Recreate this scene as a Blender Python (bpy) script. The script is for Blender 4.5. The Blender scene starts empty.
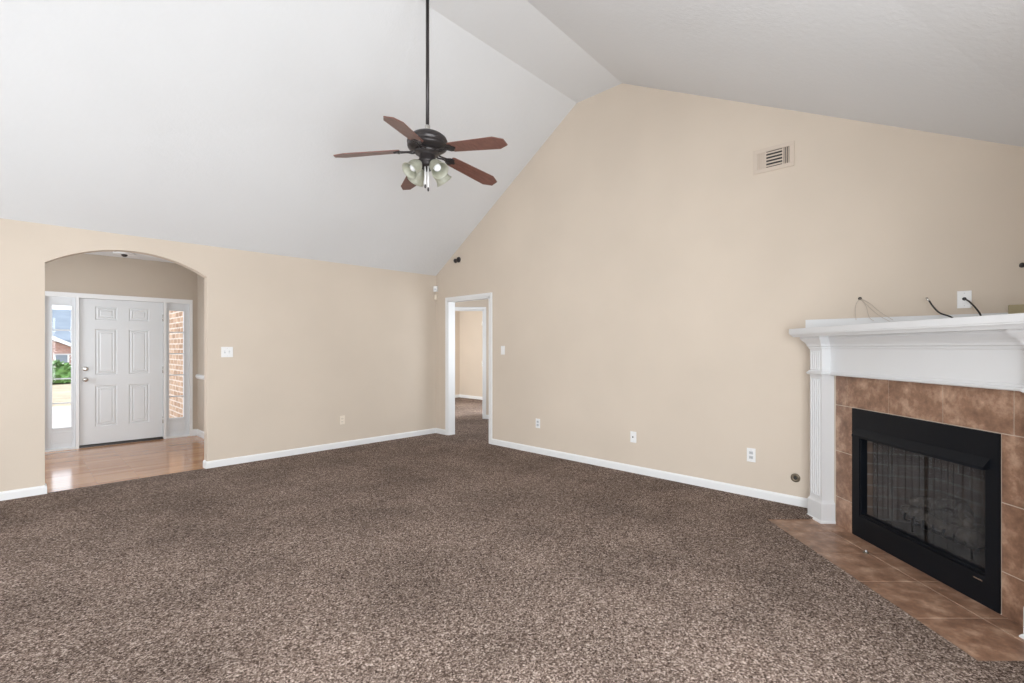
import bpy, math, random
from mathutils import Vector, Matrix
random.seed(7)
PI = math.pi
scene = bpy.context.scene
COL = scene.collection

# ------------------------------------------------------------------ camera
FPX = 482.0                         # focal length in pixels at 1024 wide
HZ = 348.0                          # image row of the horizon
CH = 1.325                          # eye height
F = Vector((0.7175, 0.6966, 0)).normalized()    # looking direction in plan
R = Vector((F.y, -F.x, 0))                       # to the right of it
cam_d = bpy.data.cameras.new('camera')
cam_d.sensor_width = 36.0
cam_d.lens = 36.0 * FPX / 1024.0
cam_d.shift_y = (HZ - 341.5) / 1024.0
cam_d.clip_start = 0.05
cam = bpy.data.objects.new('camera', cam_d)
COL.objects.link(cam)
cam.location = (0, 0, CH)
cam.rotation_euler = (PI/2, 0, math.atan2(F.y, F.x) - PI/2)
scene.camera = cam

# ------------------------------------------------------------------ view, sky
vs = scene.view_settings
vs.view_transform = 'Standard'
vs.look = 'None'
vs.gamma = 1.0
vs.use_curve_mapping = False
vs.exposure = 0.0
w = bpy.data.worlds.new('overcast_sky'); scene.world = w
w.use_nodes = True
bgn = w.node_tree.nodes['Background']
bgn.inputs['Color'].default_value = (0.86, 0.92, 1.0, 1)
bgn.inputs['Strength'].default_value = 2.7

# ------------------------------------------------------------------ daylight in the window openings, several of them added for fill
def area(name, loc, direction, sx, sy, power, color=(1, 0.985, 0.965)):
    d = bpy.data.lights.new(name, 'AREA')
    d.shape = 'RECTANGLE'; d.size = sx; d.size_y = sy; d.energy = power; d.color = color
    o = bpy.data.objects.new(name, d); COL.objects.link(o)
    o.location = loc
    o.rotation_euler = Vector(direction).to_track_quat('-Z', 'Z').to_euler()
    return o
YS = -0.44          # plane of the window wall beside the camera
XW = -1.60          # wall behind the camera
DAY = (0.93, 0.975, 1.0)
area('window_and_fill_light', (0.0, YS+0.03, 1.28), (0, 1, 0), 1.5, 1.7, 116, DAY)
area('window_and_fill_light', (1.6, YS+0.03, 1.28), (0, 1, 0), 1.1, 1.7, 62, DAY)
area('window_and_fill_light', (XW+0.03, 1.1, 1.28), (1, 0, 0), 1.9, 1.7, 26, DAY)  # soft fill from an unseen window added in the wall behind
area('window_and_fill_light', (XW+0.03, 3.9, 1.28), (1, 0, 0), 1.9, 1.7, 32, DAY)  # second added fill, lifts the right ceiling slope
area('window_and_fill_light', (3.93, 8.7, 1.35), (1, 0, 0), 1.6, 1.5, 95, DAY)  # added source out of view, lights the bedroom walls
area('window_and_fill_light', (8.17, 6.6, 1.35), (-1, 0, 0), 1.4, 1.3, 95, DAY)  # extra unseen source added to brighten the bedroom carpet
area('window_and_fill_light', (-0.87, 7.45, 1.35), (1, 0, 0), 1.5, 1.5, 23, DAY)
area('window_and_fill_light', (5.6, 4.63, 1.4), (0, 1, 0), 1.1, 1.3, 12, DAY)  # added hall fill, no such window is known there

# ------------------------------------------------------------------ room numbers
XR = 4.51           # right wall face
YL = 6.01           # left wall face
WALLH = 2.435
RIDGE = 4.15
YF = 8.68           # front door wall
XFR = 1.96          # foyer right wall
CZ = 0.02           # top of the carpet
FZ = -0.022         # top of the foyer wood floor

def SL(s, L, z=0.0):                # point given along / across the fireplace face
    p = F*s + R*L
    return Vector((p.x, p.y, z))
def on_right(px, py):
    t = (px-512)/FPX; s = XR/(F.x + t*R.x)
    return Vector((XR, s*(F.y+t*R.y), CH + (HZ-py)/FPX*s))
def on_left(px, py):
    t = (px-512)/FPX; s = YL/(F.y + t*R.y)
    return Vector((s*(F.x+t*R.x), YL, CH + (HZ-py)/FPX*s))

# ------------------------------------------------------------------ mesh helpers
class MB:
    def __init__(self): self.v = []; self.f = []; self.smooth = []
    def add(self, vs_, fs, smooth=False):
        n = len(self.v)
        self.v += [Vector(p) for p in vs_]
        self.f += [tuple(i+n for i in f) for f in fs]
        self.smooth += [smooth]*len(fs)
        return self
    def box(self, a, b, M=None):
        x0, y0, z0 = a; x1, y1, z1 = b
        p = [Vector(q) for q in ((x0,y0,z0),(x1,y0,z0),(x1,y1,z0),(x0,y1,z0),(x0,y0,z1),(x1,y0,z1),(x1,y1,z1),(x0,y1,z1))]
        if M is not None: p = [M @ q for q in p]
        return self.add(p, [(0,3,2,1),(4,5,6,7),(0,1,5,4),(1,2,6,5),(2,3,7,6),(3,0,4,7)])
    def prism(self, pts, fn, d0, d1):
        """polygon pts (a,b) mapped by fn(a,b,d) and extruded from d0 to d1"""
        n = len(pts)
        v = [fn(a, b, d0) for a, b in pts] + [fn(a, b, d1) for a, b in pts]
        fs = [tuple(range(n))[::-1], tuple(range(n, 2*n))] + [(i, (i+1)%n, n+(i+1)%n, n+i) for i in range(n)]
        return self.add(v, fs)
    def lathe(self, prof, M=None, n=32, cap=True):
        v = []; fs = []
        for r, z in prof:
            for k in range(n):
                a = 2*PI*k/n
                q = Vector((r*math.cos(a), r*math.sin(a), z))
                v.append(M @ q if M is not None else q)
        for i in range(len(prof)-1):
            for k in range(n):
                fs.append((i*n+k, i*n+(k+1)%n, (i+1)*n+(k+1)%n, (i+1)*n+k))
        self.add(v, fs, True)
        if cap:
            m = len(self.v)-len(v)
            if prof[0][0] > 1e-5: self.f.append(tuple(m+k for k in range(n))[::-1]); self.smooth.append(False)
            if prof[-1][0] > 1e-5: self.f.append(tuple(m+(len(prof)-1)*n+k for k in range(n))); self.smooth.append(False)
        return self
    def tube(self, pts, r, n=8, smoothpath=True):
        pts = [Vector(p) for p in pts]
        if smoothpath and len(pts) > 2:
            q = []
            for i in range(len(pts)-1):
                p0 = pts[max(i-1,0)]; p1 = pts[i]; p2 = pts[i+1]; p3 = pts[min(i+2,len(pts)-1)]
                for k in range(6):
                    t = k/6
                    q.append(0.5*((2*p1)+(p2-p0)*t+(2*p0-5*p1+4*p2-p3)*t*t+(3*p1-p0-3*p2+p3)*t**3))
            q.append(pts[-1]); pts = q
        v = []; fs = []
        up = Vector((0.13, 0.21, 1)).normalized()
        for i, p in enumerate(pts):
            d = (pts[min(i+1,len(pts)-1)]-pts[max(i-1,0)]).normalized()
            a = d.cross(up)
            if a.length < 1e-3: a = d.cross(Vector((1,0,0)))
            a.normalize(); b = d.cross(a)
            rr = r(i/(len(pts)-1)) if callable(r) else r
            for k in range(n):
                an = 2*PI*k/n
                v.append(p + a*math.cos(an)*rr + b*math.sin(an)*rr)
        for i in range(len(pts)-1):
            for k in range(n):
                fs.append((i*n+k, i*n+(k+1)%n, (i+1)*n+(k+1)%n, (i+1)*n+k))
        fs.append(tuple(range(n))[::-1]); fs.append(tuple((len(pts)-1)*n+k for k in range(n)))
        return self.add(v, fs, True)
    def sweep(self, path, prof, fn, closed_prof=True):
        """mitred sweep: path in plan (s,L), prof (outward, z); outward = left of travel"""
        P = [Vector(p) for p in path]; n = len(P); m = len(prof); v = []
        for i in range(n):
            d0 = (P[i]-P[i-1]).normalized() if i > 0 else (P[1]-P[0]).normalized()
            d1 = (P[i+1]-P[i]).normalized() if i < n-1 else d0
            n0 = Vector((-d0.y, d0.x)); n1 = Vector((-d1.y, d1.x))
            mt = (n0+n1)/(1+n0.dot(n1))
            for o, z in prof:
                q = P[i] + mt*o
                v.append(fn(q.x, q.y, z))
        fs = []
        for i in range(n-1):
            for k in range(m if closed_prof else m-1):
                fs.append((i*m+k, i*m+(k+1)%m, (i+1)*m+(k+1)%m, (i+1)*m+k))
        if closed_prof:
            fs.append(tuple(range(m))[::-1]); fs.append(tuple((n-1)*m+k for k in range(m)))
        return self.add(v, fs)
    def build(self, name, mat, parent=None, bevel=0.0, own_origin=True, keep_origin=False):
        import bmesh
        me = bpy.data.meshes.new(name)
        o = bpy.data.objects.new(name, me); COL.objects.link(o)
        if parent is not None:
            base = parent_world(parent)
            vv = [v-base for v in self.v]
            o.parent = parent
        elif keep_origin:
            vv = self.v
        else:
            xs = [v.x for v in self.v]; ys = [v.y for v in self.v]; zs = [v.z for v in self.v]
            base = Vector(((min(xs)+max(xs))/2, (min(ys)+max(ys))/2, min(zs)))
            vv = [v-base for v in self.v]; o.location = base
        me.from_pydata([tuple(v) for v in vv], [], self.f)
        bm = bmesh.new(); bm.from_mesh(me)
        for fc, s in zip(bm.faces, self.smooth): fc.smooth = s
        bmesh.ops.recalc_face_normals(bm, faces=bm.faces)
        bm.to_mesh(me); bm.free()
        me.materials.append(mat)
        if bevel:
            b = o.modifiers.new('bevel', 'BEVEL'); b.width = bevel; b.segments = 2; b.limit_method = 'ANGLE'
            b.harden_normals = False
        return o
def parent_world(p):
    w_ = Vector(p.location); q = p.parent
    while q is not None: w_ += Vector(q.location); q = q.parent
    return w_
def tag(o, label=None, cat=None, group=None, kind=None):
    if label: o['label'] = label
    if cat: o['category'] = cat
    if group: o['group'] = group
    if kind: o['kind'] = kind
    return o
def thing(name, loc, label, cat, group=None, kind=None):
    o = bpy.data.objects.new(name, None); COL.objects.link(o)
    o.location = loc; o.empty_display_size = 0.1
    return tag(o, label, cat, group, kind)
def struct(name, mb, mat, bevel=0.0):
    return tag(mb.build(name, mat, None, bevel, keep_origin=True), kind='structure')
def frameM(origin, x, y, z):
    x = Vector(x).normalized(); y = Vector(y).normalized(); z = Vector(z).normalized()
    return Matrix(((x.x,y.x,z.x,origin[0]),(x.y,y.y,z.y,origin[1]),(x.z,y.z,z.z,origin[2]),(0,0,0,1)))

# ------------------------------------------------------------------ materials
def mat(name, color, rough=0.6, metal=0.0, spec=0.5, build=None):
    m = bpy.data.materials.new(name); m.use_nodes = True
    nt = m.node_tree; b = nt.nodes['Principled BSDF']
    b.inputs['Base Color'].default_value = (*color, 1)
    b.inputs['Roughness'].default_value = rough
    b.inputs['Metallic'].default_value = metal
    b.inputs['Specular IOR Level'].default_value = spec
    if build: build(nt, b)
    return m
def coords(nt, scale=(1,1,1), kind='Object'):
    tc = nt.nodes.new('ShaderNodeTexCoord'); mp = nt.nodes.new('ShaderNodeMapping')
    mp.inputs['Scale'].default_value = scale
    nt.links.new(tc.outputs[kind], mp.inputs['Vector'])
    return mp.outputs['Vector']
def noise(nt, vec, scale, detail=3, rough=0.5):
    n = nt.nodes.new('ShaderNodeTexNoise'); n.inputs['Scale'].default_value = scale
    n.inputs['Detail'].default_value = detail; n.inputs['Roughness'].default_value = rough
    nt.links.new(vec, n.inputs['Vector']); return n.outputs['Fac']
def ramp(nt, fac, stops):
    r = nt.nodes.new('ShaderNodeValToRGB'); cr = r.color_ramp
    while len(cr.elements) < len(stops): cr.elements.new(0.5)
    for e, (p, c) in zip(cr.elements, stops): e.position = p; e.color = (*c, 1)
    nt.links.new(fac, r.inputs['Fac']); return r.outputs['Color']
def bump(nt, b, h, strength, dist):
    n = nt.nodes.new('ShaderNodeBump'); n.inputs['Strength'].default_value = strength
    n.inputs['Distance'].default_value = dist
    nt.links.new(h, n.inputs['Height']); nt.links.new(n.outputs['Normal'], b.inputs['Normal'])
def mixc(nt, fac, a, b_, blend='MIX'):
    m = nt.nodes.new('ShaderNodeMix'); m.data_type = 'RGBA'; m.blend_type = blend
    if isinstance(fac, float): m.inputs[0].default_value = fac
    else: nt.links.new(fac, m.inputs[0])
    for i, s in ((6, a), (7, b_)):
        if isinstance(s, tuple): m.inputs[i].default_value = (*s, 1)
        else: nt.links.new(s, m.inputs[i])
    return m.outputs[2]
def painted(c, bstr=0.15, sc=90, var=0.03):
    def f(nt, b):
        v = coords(nt)
        n1 = noise(nt, v, 1.3, 3)
        lo = tuple(x*(1-var) for x in c); hi = tuple(min(1, x*(1+var)) for x in c)
        nt.links.new(ramp(nt, n1, [(0.3, lo), (0.7, hi)]), b.inputs['Base Color'])
        bump(nt, b, noise(nt, v, sc, 2), bstr, 0.003)
    return f
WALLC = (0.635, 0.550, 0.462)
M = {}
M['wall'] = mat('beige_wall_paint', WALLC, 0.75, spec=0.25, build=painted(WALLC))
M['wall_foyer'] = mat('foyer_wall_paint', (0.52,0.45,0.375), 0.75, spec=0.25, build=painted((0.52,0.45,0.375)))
def ceil_tex(nt, b):
    v = coords(nt)
    n1 = noise(nt, v, 26, 5, 0.62)
    nt.links.new(ramp(nt, noise(nt, v, 0.9, 4), [(0.3,(0.715,0.72,0.73)),(0.7,(0.74,0.745,0.755))]), b.inputs['Base Color'])
    bump(nt, b, n1, 0.35, 0.006)
M['ceiling'] = mat('textured_white_ceiling', (0.76,0.76,0.76), 0.9, spec=0.15, build=ceil_tex)
M['trim'] = mat('white_trim_paint', (0.80,0.805,0.81), 0.38, build=painted((0.80,0.805,0.81), 0.05, 60, 0.01))
M['door'] = mat('white_door_paint', (0.70,0.72,0.74), 0.4, build=painted((0.70,0.72,0.74), 0.06, 70, 0.01))
M['mantel'] = mat('white_mantel_paint', (0.70,0.705,0.715), 0.4, build=painted((0.70,0.705,0.715), 0.05, 60, 0.01))
def carpet_tex(nt, b):
    v = coords(nt)
    # each yarn tuft: a small voronoi cell with its own tone, pulled about by noise
    nz = nt.nodes.new('ShaderNodeTexNoise'); nz.inputs['Scale'].default_value = 55; nz.inputs['Detail'].default_value = 2
    nt.links.new(v, nz.inputs['Vector'])
    ad = nt.nodes.new('ShaderNodeVectorMath'); ad.operation = 'MULTIPLY_ADD'
    nt.links.new(nz.outputs['Color'], ad.inputs[0]); ad.inputs[1].default_value = (0.02,0.02,0.0)
    nt.links.new(v, ad.inputs[2])
    vo = nt.nodes.new('ShaderNodeTexVoronoi'); vo.inputs['Scale'].default_value = 145
    nt.links.new(ad.outputs[0], vo.inputs['Vector'])
    sep = nt.nodes.new('ShaderNodeSeparateColor'); nt.links.new(vo.outputs['Color'], sep.inputs[0])
    n2 = noise(nt, v, 125, 4, 0.75)
    mx = nt.nodes.new('ShaderNodeMath'); mx.operation = 'MULTIPLY_ADD'
    nt.links.new(sep.outputs[0], mx.inputs[0]); mx.inputs[1].default_value = 0.42
    ms = nt.nodes.new('ShaderNodeMath'); ms.operation = 'MULTIPLY_ADD'
    nt.links.new(n2, ms.inputs[0]); ms.inputs[1].default_value = 1.7; ms.inputs[2].default_value = -0.56
    nt.links.new(ms.outputs[0], mx.inputs[2])
    c = ramp(nt, mx.outputs[0], [(0.10,(0.026,0.017,0.013)),(0.36,(0.132,0.092,0.073)),(0.60,(0.318,0.240,0.200)),(0.88,(0.76,0.63,0.55))])
    big = ramp(nt, noise(nt, v, 1.6, 4, 0.6), [(0.34,(0.76,0.76,0.76)),(0.64,(1.08,1.08,1.08))])
    nt.links.new(mixc(nt, 1.0, c, big, 'MULTIPLY'), b.inputs['Base Color'])
    bump(nt, b, mx.outputs[0], 0.9, 0.009)
M['carpet'] = mat('brown_frieze_carpet', (0.16,0.12,0.10), 1.0, spec=0.05, build=carpet_tex)
def wood_floor(nt, b):
    v = coords(nt)
    br = nt.nodes.new('ShaderNodeTexBrick')
    br.inputs['Scale'].default_value = 1.0
    br.inputs['Brick Width'].default_value = 0.9; br.inputs['Row Height'].default_value = 0.083
    br.inputs['Mortar Size'].default_value = 0.0012; br.offset = 0.37
    br.inputs['Color1'].default_value = (0.42,0.205,0.098,1); br.inputs['Color2'].default_value = (0.57,0.315,0.165,1)
    br.inputs['Mortar'].default_value = (0.24,0.12,0.06,1)
    nt.links.new(v, br.inputs['Vector'])
    v2 = coords(nt, (2.5, 34, 1))
    g = ramp(nt, noise(nt, v2, 2.2, 5), [(0.3,(0.82,0.8,0.78)),(0.7,(1.08,1.08,1.08))])
    nt.links.new(mixc(nt, 1.0, br.outputs['Color'], g, 'MULTIPLY'), b.inputs['Base Color'])
    bump(nt, b, br.outputs['Fac'], -0.2, 0.001)
M['woodfloor'] = mat('oak_strip_floor', (0.5,0.28,0.15), 0.13, spec=0.6, build=wood_floor)
def tile_tex(nt, b):
    v = coords(nt)
    n1 = noise(nt, v, 9, 6, 0.65); n2 = noise(nt, v, 45, 4, 0.6)
    c = ramp(nt, n1, [(0.32,(0.165,0.088,0.056)),(0.5,(0.275,0.155,0.100)),(0.66,(0.46,0.30,0.21))])
    g = ramp(nt, n2, [(0.3,(0.82,0.82,0.82)),(0.7,(1.12,1.12,1.12))])
    nt.links.new(mixc(nt, 1.0, c, g, 'MULTIPLY'), b.inputs['Base Color'])
    nt.links.new(ramp(nt, n2, [(0.3,(0.28,)*3),(0.7,(0.48,)*3)]), b.inputs['Roughness'])
    bump(nt, b, n2, 0.12, 0.003)
M['tile'] = mat('brown_slate_look_tile', (0.3,0.16,0.1), 0.35, build=tile_tex)
M['grout'] = mat('tan_grout', (0.55,0.45,0.37), 0.9, build=painted((0.55,0.45,0.37), 0.2, 200, 0.08))
def speck(c, s=60, var=0.15, bs=0.1):
    return painted(c, bs, s, var)
M['black'] = mat('matte_black_metal', (0.0045,0.0058,0.0085), 0.5, spec=0.18, build=speck((0.0045,0.0058,0.0085)))
M['bronze'] = mat('dark_bronze_metal', (0.034,0.029,0.029), 0.36, 0.3, build=speck((0.034,0.029,0.029)))
M['oldbrass'] = mat('tarnished_brass', (0.20,0.165,0.12), 0.4, 0.7, build=speck((0.20,0.165,0.12)))
M['chrome'] = mat('brushed_nickel', (0.62,0.60,0.57), 0.25, 1.0, build=speck((0.62,0.60,0.57), 90, 0.05, 0.02))
M['white_plastic'] = mat('white_plastic', (0.82,0.82,0.82), 0.35, build=speck((0.82,0.82,0.82), 40, 0.01, 0.01))
M['ivory'] = mat('ivory_plastic', (0.80,0.71,0.60), 0.4, build=speck((0.80,0.71,0.60), 40, 0.01, 0.01))
M['slot'] = mat('dark_slot', (0.03,0.028,0.026), 0.6, build=speck((0.03,0.028,0.026)))
M['greyslot'] = mat('grey_socket_face', (0.55,0.56,0.58), 0.4, build=speck((0.55,0.56,0.58), 40, 0.02))
def blade_tex(nt, b):
    v = coords(nt, (3, 40, 40))
    nt.links.new(ramp(nt, noise(nt, v, 2.0, 5, 0.6), [(0.3,(0.115,0.048,0.036)),(0.7,(0.20,0.09,0.068))]), b.inputs['Base Color'])
M['blade'] = mat('mahogany_fan_blade', (0.15,0.05,0.03), 0.32, spec=0.6, build=blade_tex)
def glass_shade(nt, b):
    v = coords(nt)
    nt.links.new(ramp(nt, noise(nt, v, 30, 2), [(0.3,(0.50,0.50,0.40)),(0.7,(0.60,0.60,0.50))]), b.inputs['Base Color'])
    b.inputs['Transmission Weight'].default_value = 0.45
    b.inputs['Subsurface Weight'].default_value = 0.2
    b.inputs['Subsurface Radius'].default_value = (0.01,0.01,0.01)
M['shade'] = mat('frosted_cream_glass', (0.7,0.68,0.58), 0.35, build=glass_shade)
M['bulb'] = mat('white_bulb_glass', (0.92,0.93,0.95), 0.3, build=speck((0.92,0.93,0.95), 20, 0.01, 0.0))
M['cord'] = mat('white_cord', (0.85,0.85,0.84), 0.5, build=speck((0.85,0.85,0.84), 80, 0.03))
M['blackcable'] = mat('black_cable', (0.02,0.018,0.017), 0.45, build=speck((0.02,0.018,0.017)))
M['thinwire'] = mat('clear_grey_wire', (0.42,0.36,0.31), 0.5, build=speck((0.42,0.36,0.31)))
def brick_tex(c1, c2, mortar, w_=0.2, h_=0.075, ms=0.012, kind='Object', axes=None):
    def f(nt, b):
        v = coords(nt)
        sp = nt.nodes.new('ShaderNodeSeparateXYZ'); nt.links.new(v, sp.inputs[0])
        sm = nt.nodes.new('ShaderNodeMath'); sm.operation = 'ADD'
        nt.links.new(sp.outputs[0], sm.inputs[0]); nt.links.new(sp.outputs[1], sm.inputs[1])
        cb = nt.nodes.new('ShaderNodeCombineXYZ')
        nt.links.new(sm.outputs[0], cb.inputs[0]); nt.links.new(sp.outputs[2], cb.inputs[1])
        br = nt.nodes.new('ShaderNodeTexBrick'); br.inputs['Scale'].default_value = 1
        br.inputs['Brick Width'].default_value = w_; br.inputs['Row Height'].default_value = h_
        br.inputs['Mortar Size'].default_value = ms
        br.inputs['Color1'].default_value = (*c1,1); br.inputs['Color2'].default_value = (*c2,1)
        br.inputs['Mortar'].default_value = (*mortar,1)
        nt.links.new(cb.outputs[0], br.inputs['Vector'])
        n = ramp(nt, noise(nt, v, 14, 4), [(0.3,(0.75,0.75,0.75)),(0.7,(1.15,1.15,1.15))])
        nt.links.new(mixc(nt, 1.0, br.outputs['Color'], n, 'MULTIPLY'), b.inputs['Base Color'])
        bump(nt, b, br.outputs['Fac'], -0.5, 0.006)
    return f
M['firebrick'] = mat('dark_firebrick', (0.2,0.13,0.1), 0.9, build=brick_tex((0.055,0.040,0.032),(0.10,0.068,0.052),(0.10,0.088,0.078), 0.22, 0.075, 0.006))  # dark tones on all bricks of the lining
M['tanbrick'] = mat('tan_brick', (0.5,0.35,0.25), 0.9, build=brick_tex((0.36,0.21,0.125),(0.55,0.37,0.25),(0.66,0.55,0.46), 0.26, 0.095, 0.012))
M['redbrick'] = mat('red_brick', (0.4,0.2,0.17), 0.9, build=brick_tex((0.36,0.19,0.16),(0.46,0.27,0.23),(0.50,0.40,0.36), 0.24, 0.09, 0.01))
M['roof'] = mat('blue_grey_shingle', (0.22,0.26,0.31), 0.9, build=speck((0.22,0.26,0.31), 8, 0.12, 0.3))
M['grass'] = mat('dry_lawn', (0.46,0.38,0.27), 1.0, build=speck((0.46,0.38,0.27), 4, 0.2, 0.5))
M['concrete'] = mat('pale_concrete', (0.62,0.58,0.55), 0.9, build=speck((0.62,0.58,0.55), 6, 0.06, 0.3))
M['bush'] = mat('green_shrub_leaves', (0.13,0.25,0.07), 0.8, build=speck((0.13,0.25,0.07), 9, 0.5, 1.0))
def log_tex(nt, b):
    v = coords(nt, (1,1,1))
    nt.links.new(ramp(nt, noise(nt, v, 22, 6, 0.7), [(0.3,(0.03,0.024,0.02)),(0.55,(0.10,0.085,0.073)),(0.75,(0.24,0.21,0.18))]), b.inputs['Base Color'])
    bump(nt, b, noise(nt, v, 40, 5), 0.8, 0.01)
M['log'] = mat('grey_ceramic_log', (0.26,0.22,0.19), 0.95, build=log_tex)
# glass
gm = bpy.data.materials.new('clear_window_glass'); gm.use_nodes = True
nt = gm.node_tree; nt.nodes.remove(nt.nodes['Principled BSDF'])
tr = nt.nodes.new('ShaderNodeBsdfTransparent'); gl = nt.nodes.new('ShaderNodeBsdfGlossy'); gl.inputs['Roughness'].default_value = 0.02
mxs = nt.nodes.new('ShaderNodeMixShader'); mxs.inputs[0].default_value = 0.012
nt.links.new(tr.outputs[0], mxs.inputs[1]); nt.links.new(gl.outputs[0], mxs.inputs[2])
nt.links.new(mxs.outputs[0], nt.nodes['Material Output'].inputs['Surface'])
M['glass'] = gm
# woven metal spark curtain: fine wire mesh, mostly open
cm = bpy.data.materials.new('woven_spark_mesh'); cm.use_nodes = True
nt = cm.node_tree; pb = nt.nodes['Principled BSDF']
pb.inputs['Base Color'].default_value = (0.06,0.058,0.06,1); pb.inputs['Roughness'].default_value = 0.6; pb.inputs['Metallic'].default_value = 0.0
tr = nt.nodes.new('ShaderNodeBsdfTransparent'); mxs = nt.nodes.new('ShaderNodeMixShader')
v = coords(nt, (1,1,1)); nn = noise(nt, v, 300, 1)
rr = ramp(nt, nn, [(0.35,(0.36,)*3),(0.65,(0.56,)*3)])
nt.links.new(rr, mxs.inputs[0]); nt.links.new(tr.outputs[0], mxs.inputs[1]); nt.links.new(pb.outputs[0], mxs.inputs[2])
nt.links.new(mxs.outputs[0], nt.nodes['Material Output'].inputs['Surface'])
M['mesh'] = cm

# ================================================================== SHELL
fyz = lambda a, b, d: Vector((d, a, b))     # (y,z) extruded along x
fxz = lambda a, b, d: Vector((a, d, b))     # (x,z) extruded along y
fxy = lambda a, b, d: Vector((a, b, d))     # (x,y) extruded along z
def fsl(a, b, d):                            # (s,L) extruded along z
    return SL(a, b, d)
fLface = lambda a, b, d: SL(a, d, b)         # (s,z) extruded along L

# ceiling creases on the gable wall and how they run back into the room
C1, C2 = 3.335, 2.740
c1 = lambda x: C1 - 0.030*(XR-x)
c2 = lambda x: C2 - 0.060*(XR-x)
ZR = 2.487                                    # ceiling height at the window wall
xa, xb = XW-0.12, XR+0.12
m = MB()
def ceil_strip(m, A, B, Cc, D, th=0.1):
    v = [Vector(p) for p in (A, B, Cc, D)]
    v2 = [p+Vector((0,0,th)) for p in v]
    m.add(v+v2, [(0,1,2,3),(7,6,5,4),(0,4,5,1),(1,5,6,2),(2,6,7,3),(3,7,4,0)])
ys = YS-0.12; zs_ = ZR-0.525*0.12
ceil_strip(m, (xa,YL,WALLH),(xb,YL,WALLH),(xb,c1(xb),RIDGE),(xa,c1(xa),RIDGE))
ceil_strip(m, (xa,c1(xa),RIDGE),(xb,c1(xb),RIDGE),(xb,c2(xb),RIDGE),(xa,c2(xa),RIDGE))
ceil_strip(m, (xa,c2(xa),RIDGE),(xb,c2(xb),RIDGE),(xb,ys,zs_),(xa,ys,zs_))
struct('ceiling', m, M['ceiling'])

# right (gable) wall with the doorway to the hall
DY0, DY1, DZ = 4.800, 5.715, 2.03
m = MB()
m.prism([(YS-0.12,0),(DY0,0),(DY0,DZ),(DY1,DZ),(DY1,0),(YL+0.11,0),(YL+0.11,WALLH+0.02),(YL,WALLH+0.02),(C1,RIDGE+0.02),(C2,RIDGE+0.02),(YS-0.12,zs_+0.02)], fyz, XR, XR+0.12)
struct('wall_right', m, M['wall'])
# left wall with the arched opening
AX0, AX1, AZ, ARISE = 0.183, 1.446, 2.092, 0.192
rad = ((AX1-AX0)**2/4 + ARISE**2)/(2*ARISE); acx = (AX0+AX1)/2; acz = AZ+ARISE-rad
arc = []
a0 = math.asin((AX1-AX0)/2/rad)
for k in range(25):
    a = -a0 + 2*a0*k/24
    arc.append((acx+rad*math.sin(a), acz+rad*math.cos(a)))
m = MB()
m.prism([(XW-0.12,0),(AX0,0)]+arc+[(AX1,0),(XR,0),(XR,2.7),(XW-0.12,2.7)], fxz, YL, YL+0.11)
struct('wall_left', m, M['wall'])
# window wall beside the camera and wall behind it
def wall_with_windows(name, fn, a0_, a1_, top, wins, d0, d1):
    m = MB(); cur = a0_
    for (w0, w1, z0, z1) in wins:
        m.prism([(cur,0),(w0,0),(w0,top),(cur,top)], fn, d0, d1)
        m.prism([(w0,0),(w1,0),(w1,z0),(w0,z0)], fn, d0, d1)
        m.prism([(w0,z1),(w1,z1),(w1,top),(w0,top)], fn, d0, d1)
        cur = w1
    m.prism([(cur,0),(a1_,0),(a1_,top),(cur,top)], fn, d0, d1)
    return struct(name, m, M['wall'])
wall_with_windows('wall_back', fxz, XW-0.12, XR, ZR, [(-0.75,0.75,0.43,2.13),(1.05,2.15,0.43,2.13)], YS-0.12, YS)
m = MB()
pr = [(YS,0),(YL,0),(YL,WALLH),(c1(XW),RIDGE),(c2(XW),RIDGE),(YS,ZR)]
def strips_gable(m, d0, d1):
    # pieces around the two added windows
    y0, y1, y2, y3 = 0.15, 2.05, 2.95, 4.85; z0, z1 = 0.43, 2.13
    m.prism([(YS,0),(y0,0),(y0,z1),(YS,z1)], fyz, d0, d1)
    m.prism([(y1,0),(y2,0),(y2,z1),(y1,z1)], fyz, d0, d1)
    m.prism([(y3,0),(YL,0),(YL,z1),(y3,z1)], fyz, d0, d1)
    for a, b in ((y0,y1),(y2,y3)): m.prism([(a,0),(b,0),(b,z0),(a,z0)], fyz, d0, d1)
    m.prism([(YS,z1),(YL,z1),(YL,WALLH),(c1(XW),RIDGE),(c2(XW),RIDGE),(YS,ZR)], fyz, d0, d1)
strips_gable(m, XW-0.12, XW)
struct('wall_entry', m, M['wall'])
def plain_window(name, fn, a0_, a1_, z0, z1, d0, d1):
    o = tag(thing(name, fn((a0_+a1_)/2, z0, (d0+d1)/2), None, None), kind='structure')
    m = MB(); t = 0.05
    m.prism([(a0_,z0),(a1_,z0),(a1_,z0+t),(a0_,z0+t)], fn, d0, d1)
    m.prism([(a0_,z1-t),(a1_,z1-t),(a1_,z1),(a0_,z1)], fn, d0, d1)
    m.prism([(a0_,z0),(a0_+t,z0),(a0_+t,z1),(a0_,z1)], fn, d0, d1)
    m.prism([(a1_-t,z0),(a1_,z0),(a1_,z1),(a1_-t,z1)], fn, d0, d1)
    zm = (z0+z1)/2
    m.prism([(a0_,zm-0.025),(a1_,zm-0.025),(a1_,zm+0.025),(a0_,zm+0.025)], fn, d0, d1)
    m.build('window_frame', M['trim'], o)
    MB().prism([(a0_+t,z0+t),(a1_-t,z0+t),(a1_-t,z1-t),(a0_+t,z1-t)], fn, (d0+d1)/2-0.003, (d0+d1)/2+0.003).build('pane', M['glass'], o)
plain_window('window_3', fxz, -0.75, 0.75, 0.43, 2.13, YS-0.10, YS-0.04)
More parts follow.
